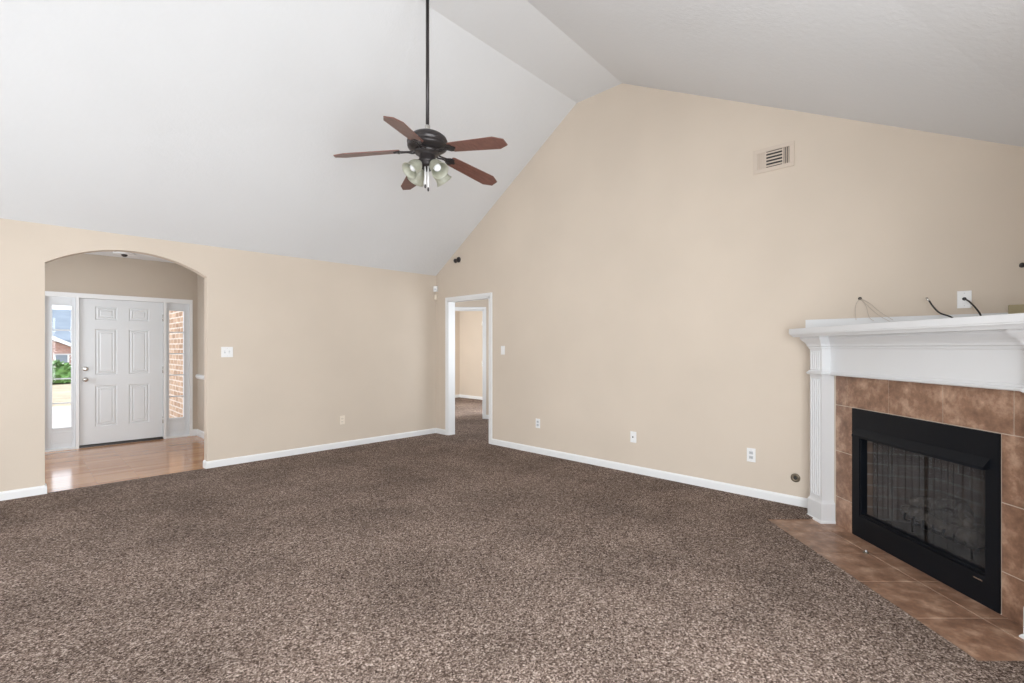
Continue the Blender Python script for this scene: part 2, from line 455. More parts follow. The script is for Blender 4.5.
plain_window('window_4', fxz, 1.05, 2.15, 0.43, 2.13, YS-0.10, YS-0.04)
plain_window('added_window_5', fyz, 0.15, 2.05, 0.43, 2.13, XW-0.10, XW-0.04)  # unseen window added to carry the fill light
plain_window('added_window_6', fyz, 2.95, 4.85, 0.43, 2.13, XW-0.10, XW-0.04)  # also added, holds the second fill

# carpet, cut round the hearth
HS0, HS1, HL = 2.01, 3.71, 1.945
DW = 2.43                                     # plane of the angled fireplace wall
sA = (XR - R.x*DW)/F.x                        # where it meets the right wall
sB = (YS - R.y*DW)/F.y                        # where it meets the window wall
pA, pB = SL(sA, DW), SL(sB, DW)
pts = [(XW,YS),(pB.x,YS)]
for s, L in ((HS0,DW),(HS0,HL),(HS1,HL),(HS1,DW)):
    p = SL(s, L); pts.append((p.x, p.y))
pts += [(XR,pA.y),(XR,YL),(AX1,YL),(AX1,YL+0.02),(AX0,YL+0.02),(AX0,YL),(XW,YL)]
struct('floor', MB().prism(pts, fxy, 0.0, CZ), M['carpet'])
struct('floor', MB().prism([(XR,DY0),(XR+0.12,DY0),(XR+0.12,4.6),(8.2,4.6),(8.2,9.9),(3.9,9.9),(3.9,7.3),(XR+0.12,7.3),(XR+0.12,DY1),(XR,DY1)], fxy, 0.0, CZ), M['carpet'])
struct('floor', MB().prism([(-0.9,YL+0.11),(AX0,YL+0.11),(AX0,YL+0.02),(AX1,YL+0.02),(AX1,YL+0.11),(XFR,YL+0.11),(XFR,YF),(-0.9,YF)], fxy, -0.05, FZ), M['woodfloor'])

# foyer
UX0, UX1, UZ = 0.225, 1.893, 2.062            # door and sidelight unit
m = MB()
m.prism([(-1.02,-0.05),(UX0,-0.05),(UX0,UZ),(UX1,UZ),(UX1,-0.05),(XFR+0.12,-0.05),(XFR+0.12,2.72),(-1.02,2.72)], fxz, YF, YF+0.16)
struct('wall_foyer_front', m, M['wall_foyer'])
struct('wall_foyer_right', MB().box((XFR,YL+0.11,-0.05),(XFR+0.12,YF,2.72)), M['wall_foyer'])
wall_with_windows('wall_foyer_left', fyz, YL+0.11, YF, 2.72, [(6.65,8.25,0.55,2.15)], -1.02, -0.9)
plain_window('window_8', fyz, 6.65, 8.25, 0.55, 2.15, -0.99, -0.93)
struct('ceiling', MB().box((-1.02,YL+0.11,2.60),(XFR+0.12,YF,2.72)), M['ceiling'])

# hall and bedroom seen through the doorway
HD = 8.87
wall_with_windows('wall_hall_side', fxz, XR+0.12, 8.2, 2.46, [(5.0,6.2,0.7,2.1)], 4.48, 4.60)
plain_window('added_window_9', fxz, 5.0, 6.2, 0.7, 2.1, 4.51, 4.57)  # made-up hall window around its fill lamp
struct('wall_hall_end', MB().box((3.9,7.3,0),(5.15,7.4,2.46)), M['wall'])
OL0, OL1 = -1.235, -0.525
m = MB()
m.prism([(-1.75,0),(OL0,0),(OL0,2.03),(OL1,2.03),(OL1,0),(2.3,0),(2.3,2.46),(-1.75,2.46)], lambda a,b,d: SL(d,a,b), HD, HD+0.11)
struct('wall_hall_angled', m, M['wall'])
struct('wall_bedroom_far', MB().box((3.8,9.9,0),(8.32,10.02,2.46)), M['wall'])
wall_with_windows('wall_bedroom_window', fyz, 7.4, 9.9, 2.46, [(7.9,9.5,0.6,2.1)], 3.78, 3.90)
plain_window('added_window_7', fyz, 7.9, 9.5, 0.6, 2.1, 3.81, 3.87)  # window added out of view to light the bedroom
wall_with_windows('wall_bedroom_side', fyz, 4.48, 9.9, 2.46, [(5.9,7.3,0.7,2.0)], 8.2, 8.32)
plain_window('added_window_10', fyz, 5.9, 7.3, 0.7, 2.0, 8.24, 8.30)  # second bedroom window, added for more light on the carpet
struct('ceiling', MB().box((XR+0.12,4.48,2.44),(8.32,7.4,2.54)).box((3.78,7.4,2.44),(8.32,10.02,2.54)), M['ceiling'])

# angled wall that carries the fireplace, open at the firebox
FC = 2.905                                    # centre of the fireplace along its face
OW, OZ0, OZ1 = 0.447, 0.16, 0.735
def fl(s0, s1, z0, z1, L0, L1, mb):
    return mb.prism([(s0,z0),(s1,z0),(s1,z1),(s0,z1)], fLface, L0, L1)
m = MB()
fl(sB, FC-OW-0.01, 0, 1.405, DW, DW+0.03, m); fl(FC+OW+0.01, sA-0.02, 0, 1.405, DW, DW+0.03, m)
fl(FC-OW-0.01, FC+OW+0.01, OZ1+0.01, 1.405, DW, DW+0.03, m)
fl(FC-OW-0.01, FC+OW+0.01, 0, OZ0-0.01, DW, DW+0.03, m)
struct('wall_fireplace', m, M['wall'])

# baseboards
BPF = [(0,FZ),(0.014,FZ),(0.014,0.058),(0.010,0.068),(0.004,0.074),(0,0.076)]
BP = [(0,CZ-0.005),(0.014,CZ-0.005),(0.014,0.078),(0.010,0.088),(0.004,0.094),(0,0.096)]
fpl = lambda a, b, z: Vector((a, b, z))
def baseboard(name, path):
    return struct(name, MB().sweep(path, BPF if 'foyer' in name else BP, fpl), M['trim'])
baseboard('baseboard_right', [(XR, DY0-0.050),(XR, pA.y+0.0)][::-1])
baseboard('baseboard_right', [(XR, DY1+0.050),(XR, YL),][::1])
baseboard('baseboard_left', [(XR-0.014, YL),(AX1, YL),(AX1, YL+0.11)])
baseboard('baseboard_left', [(AX0, YL+0.11),(AX0, YL),(XW, YL)])
baseboard('baseboard_foyer', [(XFR, YL+0.11),(XFR, YF)])
baseboard('baseboard_foyer', [(XFR-0.014, YF),(UX1, YF)])
baseboard('baseboard_bedroom', [(8.2, 4.7),(8.2, 9.9),(4.2, 9.9)])
pa, pb = SL(HD, OL1+0.050), SL(HD, 2.0)
baseboard('baseboard_hall', [(pb.x,pb.y),(pa.x,pa.y)])
# chair rail of the foyer
struct('trim_1', MB().sweep([(XFR,YL+0.11),(XFR,YF)], [(0,0.85),(0.012,0.852),(0.026,0.875),(0.03,0.90),(0.018,0.918),(0,0.92)], fpl), M['trim'])

# cased doorway to the hall
def casing(name, fn, a0_, a1_, ztop, d, dd, depth):
    """casing around an opening: face at d, outwards dd; jamb lining of given depth"""
    w_ = 0.050
    m = MB()
    prof = [(0,0),(0.004,0.010),(0.026,0.013),(0.043,0.016),(w_,0.012),(w_,0)]
    # mitred: build path in (a,z) and offset outward
    P = [(a0_,CZ-0.005),(a0_,ztop),(a1_,ztop),(a1_,CZ-0.005)]
    v = []; k = len(prof)
    dirs = [(-1,0),(-1,1),(1,1),(1,0)]
    for (pa_, pz), (da, dz) in zip(P, dirs):
        for o, h in prof: v.append(fn(pa_+da*o, pz+dz*o, d+dd*h))
    fs = []
    for i in range(3):
        for j in range(k): fs.append((i*k+j, i*k+(j+1)%k, (i+1)*k+(j+1)%k, (i+1)*k+j))
    fs += [tuple(range(k))[::-1], tuple(3*k+j for j in range(k))]
    m.add(v, fs)
    t = 0.018
    e0, e1 = d+dd*0.006, d-dd*depth
    m.prism([(a0_,0.015),(a0_+t,0.015),(a0_+t,ztop),(a0_,ztop)], fn, e0, e1)
    m.prism([(a1_-t,0.015),(a1_,0.015),(a1_,ztop),(a1_-t,ztop)], fn, e0, e1)
    m.prism([(a0_,ztop-t),(a1_,ztop-t),(a1_,ztop),(a0_,ztop)], fn, e0, e1)
    return struct(name, m, M['trim'])
casing('trim_2', fyz, DY0, DY1, DZ, XR, -1, 0.12)
fdiag = lambda a, b, d: SL(d, a, b)
casing('trim_3', fdiag, OL0, OL1, 2.03, HD, -1, 0.12)
# bedroom door swung open inside its room, with hinges
dr = tag(thing('door_2', SL(HD+0.13, OL1-0.02, CZ), None, None), kind='structure')
m = MB(); m.prism([(0,0.02),(0.70,0.02),(0.70,2.0),(0,2.0)], lambda a,b,d: SL(HD+0.115,OL1-0.024,0)+(F*0.995+R*0.10).normalized()*a+R*d+Vector((0,0,b)), 0, 0.035)
m.build('door_leaf', M['door'], dr, 0.002)
for z in (0.28, 1.03, 1.78):
    MB().prism([(0,z-0.045),(0.016,z-0.045),(0.016,z+0.045),(0,z+0.045)], lambda a,b,d: SL(HD+0.105+d, OL1-0.018-a, b), -0.03, 0.004).build('hinge', M['chrome'], dr)

# ================================================================== FRONT DOOR AND SIDELIGHTS
dx0, dx1, dzt = 0.600, 1.522, 1.996
# frame: head and posts between door and sidelights
m = MB()
yf0, yf1 = YF-0.012, YF+0.15
m.box((UX0,yf0,1.992+0.008),(UX1,yf1,UZ))
m.box((UX0,yf0,FZ),(UX0+0.035,yf1,2.0)); m.box((dx0-0.038,yf0,FZ),(dx0-0.006,yf1,2.0))
m.box((dx1+0.006,yf0,FZ),(dx1+0.038,yf1,2.0)); m.box((UX1-0.035,yf0,FZ),(UX1,yf1,2.0))
m.box((dx0-0.01,YF+0.10,FZ),(dx0+0.012,yf1,2.0)); m.box((dx1-0.012,YF+0.10,FZ),(dx1+0.01,yf1,2.0))
m.box((dx0,YF+0.10,1.985),(dx1,yf1,2.01))
struct('trim_4', m, M['trim'])
d1 = tag(thing('door_1', (dx0, YF+0.02, 0.0), None, None), kind='structure')
def six_panel(mb, x0, x1, z0, z1, y, panels, th=0.044):
    """slab whose face (towards -y) carries moulded panels"""
    xs = sorted({x0, x1} | {p[0] for p in panels} | {p[1] for p in panels})
    zs = sorted({z0, z1} | {p[2] for p in panels} | {p[3] for p in panels})
    def inp(xa_, xb_, za_, zb_):
        for p in panels:
            if xa_ >= p[0]-1e-6 and xb_ <= p[1]+1e-6 and za_ >= p[2]-1e-6 and zb_ <= p[3]+1e-6: return True
        return False
    for i in range(len(xs)-1):
        for j in range(len(zs)-1):
            if not inp(xs[i], xs[i+1], zs[j], zs[j+1]):
                mb.add([(xs[i],y,zs[j]),(xs[i+1],y,zs[j]),(xs[i+1],y,zs[j+1]),(xs[i],y,zs[j+1])], [(0,1,2,3)])
    for p in panels:
        rings = [(0,0),(0.006,0.008),(0.016,0.0095),(0.024,0.003),(0.036,0.0015),(0.042,0.007),(0.050,0.007),(0.060,0.002)]
        rv = []
        for o, dd in rings:
            rv += [(p[0]+o,y+dd,p[2]+o),(p[1]-o,y+dd,p[2]+o),(p[1]-o,y+dd,p[3]-o),(p[0]+o,y+dd,p[3]-o)]
        fs = []
        for k in range(len(rings)-1):
            for q in range(4): fs.append((k*4+q, k*4+(q+1)%4, (k+1)*4+(q+1)%4, (k+1)*4+q))
        e = (len(rings)-1)*4; fs.append((e,e+1,e+2,e+3))
        mb.add(rv, fs)
    mb.add([(x0,y,z0),(x1,y,z0),(x1,y,z1),(x0,y,z1),(x0,y+th,z0),(x1,y+th,z0),(x1,y+th,z1),(x0,y+th,z1)],
           [(4,7,6,5),(0,4,5,1),(1,5,6,2),(2,6,7,3),(3,7,4,0)])
pn = []
for (xa_, xb_) in ((0.760,0.995),(1.125,1.360)):
    pn += [(xa_,xb_,1.713,1.893),(xa_,xb_,0.958,1.585),(xa_,xb_,0.246,0.806)]
m = MB(); six_panel(m, dx0, dx1, 0.012, dzt, YF+0.022, pn)
m.build('door_leaf', M['door'], d1)
MB().box((dx0-0.005,YF+0.0,FZ),(dx1+0.005,YF+0.15,0.0)).build('threshold', M['bronze'], d1, 0.003)
MB().box((dx0+0.002,YF+0.024,0.0),(dx1-0.002,YF+0.060,0.014)).build('sweep', M['slot'], d1)
def knob(z, rb, prof, name):
    Mk = frameM((0.660, YF+0.022, z), (1,0,0), (0,0,1), (0,-1,0))
    return MB().lathe(prof, Mk, 24).build(name, M['chrome'], d1)
knob(0.897, 0.032, [(0.032,0),(0.032,0.006),(0.026,0.012),(0.012,0.018),(0.011,0.032),(0.022,0.040),(0.028,0.052),(0.026,0.064),(0.014,0.070),(0,0.071)], 'door_knob')
knob(1.042, 0.03, [(0.031,0),(0.031,0.008),(0.026,0.016),(0.016,0.018),(0.0,0.019)], 'deadbolt')
MB().box((0.656,YF-0.012,1.026),(0.664,YF+0.006,1.058)).build('thumb_turn', M['chrome'], d1, 0.002)
for z in (0.26, 1.0, 1.77):
    MB().lathe([(0.008,-0.05),(0.008,0.05)], frameM((dx1+0.003,YF+0.014,z),(1,0,0),(0,1,0),(0,0,1)), 12).build('hinge', M['chrome'], d1)
# sidelights
def sidelight(name, x0, x1, gx0, gx1):
    o = tag(thing(name, ((x0+x1)/2, YF+0.03, 0.0), None, None), kind='structure')
    y0, y1 = YF+0.03, YF+0.07
    gz0, gz1 = 0.272, 1.885
    m = MB()
    m.box((x0,y0,0.0),(gx0,y1,2.0)); m.box((gx1,y0,0.0),(x1,y1,2.0))
    m.box((gx0,y0,0.0),(gx1,y1,gz0)); m.box((gx0,y0,gz1),(gx1,y1,2.0))
    # raised bead around the glass, moulded panel under it
    b = 0.018
    m.box((gx0-b,y0-0.008,gz0-b),(gx0,y0+0.004,gz1+b)); m.box((gx1,y0-0.008,gz0-b),(gx1+b,y0+0.004,gz1+b))
    m.box((gx0,y0-0.008,gz0-b),(gx1,y0+0.004,gz0)); m.box((gx0,y0-0.008,gz1),(gx1,y0+0.004,gz1+b))
    for (a, b2, c, d) in ((gx0-0.02,gx1+0.02,0.075,0.082),(gx0-0.02,gx1+0.02,0.205,0.212),(gx0-0.02,gx0-0.013,0.075,0.212),(gx1+0.013,gx1+0.02,0.075,0.212)):
        m.box((a,y0-0.005,c),(b2,y0+0.003,d))
    m.build('sidelight_frame', M['door'], o, 0.002)
    m = MB(); n = 5
    for k in range(1, n):
        z = gz0 + (gz1-gz0)*k/n
        m.box((gx0,y0+0.004,z-0.008),(gx1,y0+0.034,z+0.008))
    m.build('muntin', M['door'], o)
    MB().box((gx0,y0+0.016,gz0),(gx1,y0+0.022,gz1)).build('pane', M['glass'], o)
    MB().box((x0-0.0,YF-0.004,FZ),(x1,YF+0.15,0.0)).build('sill', M['trim'], o)
sidelight('window_1', UX0+0.036, dx0-0.039, 0.335, 0.518)
sidelight('window_2', dx1+0.039, UX1-0.036, 1.602, 1.786)

# ================================================================== OUTSIDE
struct('ground', MB().box((-60,YF+0.16,-0.30),(60,120,-0.12)), M['grass'])
tag(MB().box((-8,YF+0.17,-0.12),(2.0,16.0,-0.09)).build('driveway', M['concrete']), 'pale concrete drive outside the left sidelight', 'driveway')
# brick wing of the house seen in the right sidelight
tag(MB().box((2.03,YF+0.17,-0.12),(2.4,16.5,3.1)).build('brick_wing', M['tanbrick']), 'tan brick wall of the porch seen through the right sidelight', 'brick wall')
hs = thing('neighbor_house', (1.2, 38, -0.12), 'red brick house with blue-grey roof across the street, seen in the left sidelight', 'house')
m = MB()
m.box((-9,40,-0.12),(12,48,1.9))
m.prism([(-3.2,-0.12),(2.4,-0.12),(2.4,1.3),(-0.4,2.6),(-3.2,1.3)], fxz, 37.6, 40.0)
m.build('brick_wall', M['redbrick'], hs)
m = MB()
m.prism([(39.3,1.8),(44,3.9),(48.6,1.8),(48.6,1.65),(39.3,1.65)], lambda a,b,d: Vector((d,a,b)), -9.5, 12.5)
m.build('roof', M['roof'], hs)
m = MB()
for sg in (-1, 1):
    m.add([(-0.4,37.3,2.95),(-0.4+sg*3.2,37.3,1.30),(-0.4+sg*3.2,37.3,1.12),(-0.4,37.3,2.68),(-0.4,40.4,2.95),(-0.4+sg*3.2,40.4,1.30),(-0.4+sg*3.2,40.4,1.12),(-0.4,40.4,2.68)],
          [(0,1,2,3),(7,6,5,4),(0,4,5,1),(2,6,7,3),(1,5,6,2)])
m.build('gable_trim', M['trim'], hs)
wn = MB().box((1.5,37.50,0.40),(2.15,37.62,1.0)).build('window', M['trim'], hs)
MB().box((1.58,37.47,0.47),(2.07,37.51,0.93)).build('pane', M['roof'], wn)
def shrub(x, y, r, h, label):
    o = thing('shrub', (x, y, -0.12), label, 'shrub')
    m = MB(); rnd = random.Random(int(x*100))
    for k in range(500):
        a = rnd.random()*2*PI; u = rnd.random(); ph = math.acos(1-1.0*u)
        rr = r*(0.82+0.22*rnd.random())
        c = Vector((x+rr*math.sin(ph)*math.cos(a), y+rr*math.sin(ph)*math.sin(a), -0.12+0.08+h*math.cos(ph)*(0.85+0.2*rnd.random())))
        t1 = Vector((rnd.uniform(-1,1),rnd.uniform(-1,1),rnd.uniform(-1,1))).normalized()
        t2 = t1.cross(Vector((rnd.uniform(-1,1),rnd.uniform(-1,1),rnd.uniform(-1,1)))).normalized()
        e = 0.09+0.06*rnd.random()
        m.add([c-t1*e, c+t2*e*0.6, c+t1*e, c-t2*e*0.6], [(0,1,2,3)])
    m.lathe([(0.01,h*0.86),(r*0.45,h*0.78),(r*0.8,h*0.5),(r*0.88,h*0.2),(r*0.8,0.05)][::-1], Matrix.Translation((x,y,-0.12)), 14, False)
    m.build('foliage', M['bush'], o)
    MB().tube([(x,y,-0.12),(x,y,h*0.5)], 0.05).build('stem', M['bronze'], o)
shrub(1.1, 27.0, 0.9, 0.78, 'clipped green shrub standing farther left before the brick house')
shrub(2.9, 27.4, 0.75, 0.75, 'clipped green shrub standing farther right before the brick house')

# ================================================================== CEILING FAN
fx, fy = (lambda p: (p.x, p.y))(SL(3.65, -0.64))
fan = thing('ceiling_fan', (fx, fy, RIDGE), 'bronze five-blade ceiling fan with reddish wood blades hanging on a long rod', 'ceiling fan')
TILT = Matrix.Translation((fx,fy,2.98)) @ Matrix.Rotation(math.radians(-1.3), 4, R) @ Matrix.Translation((-fx,-fy,-2.98))
def FM(z=0, a=0, tilt=True):
    m_ = Matrix.Translation((fx, fy, z-0.014 if tilt else z)) @ Matrix.Rotation(a, 4, 'Z')
    return TILT @ m_ if tilt else m_
MB().lathe([(0.075,RIDGE),(0.075,RIDGE-0.015),(0.06,RIDGE-0.05),(0.03,RIDGE-0.075),(0.018,RIDGE-0.08)], FM(tilt=False)).build('canopy', M['bronze'], fan)
MB().lathe([(0.013,RIDGE-0.07),(0.013,2.99)], FM(tilt=False), 20).build('downrod', M['bronze'], fan)
MB().lathe([(0.015,3.012),(0.019,3.008),(0.020,2.998),(0.017,2.988),(0.026,2.980),(0.027,2.966)], FM(tilt=False), 20).build('rod_collar', M['chrome'], fan)
MB().lathe([(0.030,2.968),(0.070,2.962),(0.115,2.946),(0.143,2.924),(0.152,2.902),(0.153,2.888),(0.146,2.882),(0.146,2.870),(0.151,2.864),(0.146,2.850),(0.118,2.836),(0.075,2.830)], FM(), 48).build('motor_housing', M['bronze'], fan)
MB().lathe([(0.090,2.832),(0.092,2.822),(0.09,2.806),(0.06,2.802),(0.058,2.798),(0.062,2.790),(0.062,2.752),(0.066,2.748),(0.066,2.740),(0.060,2.736),(0.056,2.716),(0.044,2.704),(0.030,2.700),(0.026,2.680),(0.0,2.676)], FM(), 36).build('switch_housing', M['bronze'], fan)
yaw = math.atan2(R.y, R.x)
PITCH = math.radians(12)
for k in range(5):
    ang = yaw + math.radians(-28.5 + 72*k)
    droop = math.radians(7.6)
    B = FM(2.822, ang) @ Matrix.Translation((0.15,0,0)) @ Matrix.Rotation(droop, 4, 'Y') @ Matrix.Rotation(-PITCH, 4, 'X') @ Matrix.Translation((-0.15,0,0))
    # blade outline with clipped tip corners
    outl = [(0.205,-0.044),(0.220,-0.054),(0.608,-0.069),(0.682,-0.034),(0.682,0.034),(0.608,0.069),(0.220,0.054),(0.205,0.044)]
    bl = MB().prism(outl, lambda a, b, d: B @ Vector((a, b, d)), -0.004, 0.003).build('blade', M['blade'], fan, 0.0015)
    # blade iron: forked scroll bracket
    m = MB()
    pl = [(0.165,-0.012),(0.185,-0.03),(0.205,-0.040),(0.228,-0.036),(0.238,-0.018),(0.255,-0.008),(0.255,0.008),(0.238,0.018),(0.228,0.036),(0.205,0.040),(0.185,0.03),(0.165,0.012)]
    m.prism(pl, lambda a, b, d: B @ Vector((a, b, d)), -0.0095, -0.0045)
    P0 = FM(2.828, ang)
    for sg in (-1, 1):
        m.tube([P0 @ Vector((0.072, sg*0.012, -0.006)), P0 @ Vector((0.11, sg*0.018, -0.016)), B @ Vector((0.15, sg*0.010, -0.010)), B @ Vector((0.20, sg*0.016, -0.008))], 0.0065, 8)
    for (a, b) in ((0.213,-0.026),(0.213,0.026),(0.243,0)):
        m.lathe([(0.006,-0.014),(0.006,-0.009)], B @ Matrix.Translation((a,b,0)), 10)
    m.build('blade_iron', M['bronze'], bl)
for k in range(4):
    a = yaw + math.radians(-45 + 90*k)
    d = Vector((math.cos(a), math.sin(a), 0)); dn = (d*0.72 + Vector((0,0,-0.70))).normalized()
    c0 = Vector((fx, fy, 2.712))
    neck = c0 + d*0.062 + Vector((0,0,0.006))
    x_ = dn.orthogonal().normalized(); y_ = dn.cross(x_)
    Mn = frameM(neck, x_, y_, dn)
    m = MB(); m.tube([c0+d*0.03+Vector((0,0,-0.012)), c0+d*0.05+Vector((0,0,0.004)), neck], 0.009, 10)
    m.lathe([(0.010,-0.004),(0.024,0.000),(0.027,0.012),(0.024,0.016)], Mn, 24)
    ar = m.build('lamp_holder', M['bronze'], fan)
    pr_ = [(0.022,0.010),(0.034,0.024),(0.046,0.046),(0.051,0.070),(0.052,0.096),(0.057,0.118),(0.068,0.135)]
    inner = [(r_-0.0035, z) for r_, z in pr_][::-1]
    sh = MB().lathe(pr_+inner, Mn, 36, False).build('lamp_shade', M['shade'], fan)
    MB().lathe([(0.013,0.012),(0.014,0.034),(0.024,0.056),(0.030,0.078),(0.027,0.096),(0.016,0.107),(0.0,0.110)], Mn, 24).build('light_bulb', M['bulb'], sh)
for (l, s, zz) in ((-0.012,-0.03,2.525),(0.012,-0.035,2.50)):
    p = Vector((fx,fy,0))+R*l+F*s
    pc = MB().tube([(p.x,p.y,2.71),(p.x,p.y,zz+0.03)], 0.006, 8).build('pull_chain', M['cord'], fan)
    MB().lathe([(0.002,zz+0.032),(0.006,zz+0.024),(0.007,zz+0.008),(0.004,zz),(0,zz-0.001)], Matrix.Translation((p.x,p.y,0)), 12).build('chain_fob', M['bronze'], pc)

# ================================================================== WALL FITTINGS
def wall_frame(p, side):
    """local x = along the wall to the viewer's right, y = up, z = out into the room"""
    if side == 'R': return frameM(p, (0,-1,0), (0,0,1), (-1,0,0))
    return frameM(p, (1,0,0), (0,0,1), (0,-1,0))
def plate(name, p, side, w_, h_, material, label, cat, kind, group=None):
    o = thing(name, p, label, cat, group)
    W = wall_frame(p, side)
    MB().box((-w_/2,-h_/2,0),(w_/2,h_/2,0.006), W).build('cover_plate', material, o, 0.002)
    if kind == 'duplex':
        for z in (-0.02, 0.02):
            f = MB().box((-0.017,z-0.014,0.004),(0.017,z+0.014,0.008), W).build('socket', M['greyslot'] if material is not M['ivory'] else M['ivory'], o, 0.002)
            m = MB(); m.box((-0.009,z-0.006,0.0075),(-0.006,z+0.005,0.0086), W); m.box((0.006,z-0.006,0.0075),(0.009,z+0.005,0.0086), W)
            m.build('slots', M['slot'], f)
    if kind == 'toggle':
        n = max(1, round(w_/0.06)-0 if w_ > 0.1 else 1)
        for k in range(n):
            x = (k-(n-1)/2)*0.046
            b = MB().box((x-0.007,-0.014,0.004),(x+0.007,0.014,0.0075), W).build('switch_slot', M['greyslot'], o)
            up = 1 if k == 0 else -1
            MB().box((x-0.004,-0.004+0.004*up,0.006),(x+0.004,0.006+0.004*up,0.018), W).build('toggle', M['white_plastic'], o, 0.001)
    if kind == 'rocker':
        MB().box((-0.017,-0.034,0.004),(0.017,0.034,0.010), W).build('rocker', M['white_plastic'], o, 0.002)
    if kind == 'jack':
        MB().lathe([(0.008,0.004),(0.008,0.008),(0.005,0.009),(0.005,0.014)], W @ Matrix.Translation((-0.004,0.0,0)), 16).build('jack', M['slot'], o)
    if kind == 'cable':
        MB().lathe([(0.012,0.004),(0.011,0.008),(0.006,0.010)], W @ Matrix.Translation((0,0.004,0)), 16).build('grommet', M['slot'], o)
    for z in (-h_*0.36, h_*0.36) if kind != 'rocker' else (-h_*0.42, h_*0.42):
        MB().lathe([(0.003,0.005),(0.003,0.0068)], W @ Matrix.Translation((0,z,0)), 10).build('screw', M['greyslot'], o)
    return o
plate('light_switch', on_left(227,352), 'L', 0.116, 0.116, M['white_plastic'], 'white double light switch on the beige wall right of the arch', 'light switch', 'toggle')
plate('wall_outlet', on_left(342.2,420), 'L', 0.07, 0.115, M['ivory'], 'ivory outlet low on the wall between the arch and the corner', 'outlet', 'duplex')
plate('light_switch', on_right(503,350.3), 'R', 0.07, 0.115, M['white_plastic'], 'white single light switch beside the hall doorway casing', 'light switch', 'rocker')
plate('wall_outlet', on_right(538,423.3), 'R', 0.07, 0.115, M['white_plastic'], 'white outlet low on the wall nearest the hall doorway', 'outlet', 'duplex')
plate('cable_jack_plate', on_right(633.5,437), 'R', 0.07, 0.115, M['white_plastic'], 'white cable jack plate with a dark socket, low on the gable wall', 'jack plate', 'jack')
plate('wall_outlet', on_right(751.3,455), 'R', 0.073, 0.12, M['white_plastic'], 'white outlet low on the wall nearest the fireplace', 'outlet', 'duplex')
pp = on_right(964.4,299.5)
plate('cable_plate', pp, 'R', 0.073, 0.118, M['white_plastic'], 'white wall plate above the mantel with a black cable through it', 'wall plate', 'cable')
# round gas valve escutcheon near the fireplace
p = on_right(795.5,477.8); W = wall_frame(p, 'R')
gv = thing('gas_valve_escutcheon', p, 'round tarnished metal valve cover low on the wall beside the fireplace', 'valve cover')
MB().lathe([(0.036,0),(0.036,0.003),(0.030,0.008),(0.016,0.010),(0.014,0.006)], W, 28).build('ring', M['oldbrass'], gv)
MB().lathe([(0.015,0.003),(0.013,0.012),(0.006,0.013),(0,0.0125)], W, 20).build('key_socket', M['slot'], gv)
# dark round wall mount near the ceiling
p = on_right(459,259.8); W = wall_frame(p, 'R')
dm = thing('round_wall_mount', p, 'small dark round mount high on the gable wall above the doorway', 'wall mount')
MB().lathe([(0.040,0),(0.042,0.008),(0.036,0.022),(0.018,0.030)], W, 28).build('base', M['bronze'], dm)
MB().lathe([(0.012,0.028),(0.014,0.05),(0.030,0.055),(0.033,0.075),(0.024,0.088),(0,0.092)], W @ Matrix.Rotation(0.35,4,'X'), 24).build('head', M['bronze'], dm)
# corner sensors
def corner_box(name, z, w_, h_, d_, material, label, cat, lens=True):
    c = Vector((XR, YL, z)); out = Vector((-1,-1,0)).normalized(); x = Vector((1,-1,0)).normalized()
    W = frameM(c + out*(w_/2), x, (0,0,1), out)
    o = thing(name, c, label, cat)
    a = w_/2
    pts = [(-a,0),(a,0),(a*0.82,d_*0.75),(a*0.45,d_),(-a*0.45,d_),(-a*0.82,d_*0.75)]
    MB().prism(pts, lambda u, v_, t: W @ Vector((u, t, v_)), -h_/2, h_/2).build('case', material, o, 0.004)
    MB().prism([(-a,0),(a,0),(0,-a*0.98)], lambda u, v_, t: W @ Vector((u, t, v_)), -h_/2*0.8, h_/2*0.8).build('mount', material, o)
    if lens: MB().box((-a*0.4,-h_*0.28,d_-0.002),(a*0.4,h_*0.05,d_+0.003), W).build('lens', M['greyslot'], o, 0.002)
corner_box('motion_sensor', on_left(435.5,289.3).z, 0.075, 0.085, 0.045, M['white_plastic'], 'white motion sensor box in the room corner, the upper of two', 'sensor')
corner_box('small_sensor', on_left(435.5,297.4).z, 0.045, 0.075, 0.03, M['ivory'], 'small cream sensor in the room corner under the white one', 'sensor', False)
# foyer ceiling detector
fd = thing('foyer_ceiling_light', (1.02, 8.25, 2.60), 'small flush fixture on the foyer ceiling seen through the arch', 'ceiling fixture')
MB().lathe([(0.12,2.60),(0.12,2.588),(0.10,2.580)], Matrix.Translation((1.02,8.25,0)), 32).build('base', M['trim'], fd)
MB().lathe([(0.035,2.582),(0.033,2.565),(0.018,2.552),(0,2.550)], Matrix.Translation((1.02,8.25,0)), 20).build('finial', M['bronze'], fd)

# ------------------------------------------------------------------ air register on the gable wall
vy1, vy0, vz0, vz1 = 1.426, 1.106, 2.842, 3.048
vc = Vector((XR, (vy0+vy1)/2, (vz0+vz1)/2)); W = wall_frame(vc, 'R')
ve = thing('air_vent', vc, 'beige painted air register high on the gable wall', 'air vent')
hw, hh = (vy1-vy0)/2, (vz1-vz0)/2
M['ventpaint'] = mat('beige_register_paint', (0.60,0.51,0.43), 0.5, build=painted((0.60,0.51,0.43), 0.05, 60, 0.02))
m = MB(); iw, ih = hw-0.036, hh-0.034
for (a, b, c, d) in ((-hw,-hh,hw,-ih),(-hw,ih,hw,hh),(-hw,-ih,-iw,ih),(iw,-ih,hw,ih)): m.box((a,b,0),(c,d,0.009), W)
m.box((-0.065,-ih,0.001),(-0.055,ih,0.009), W); m.box((0.070,-ih,0.001),(0.080,ih,0.009), W)
m.build('frame', M['ventpaint'], ve, 0.002)
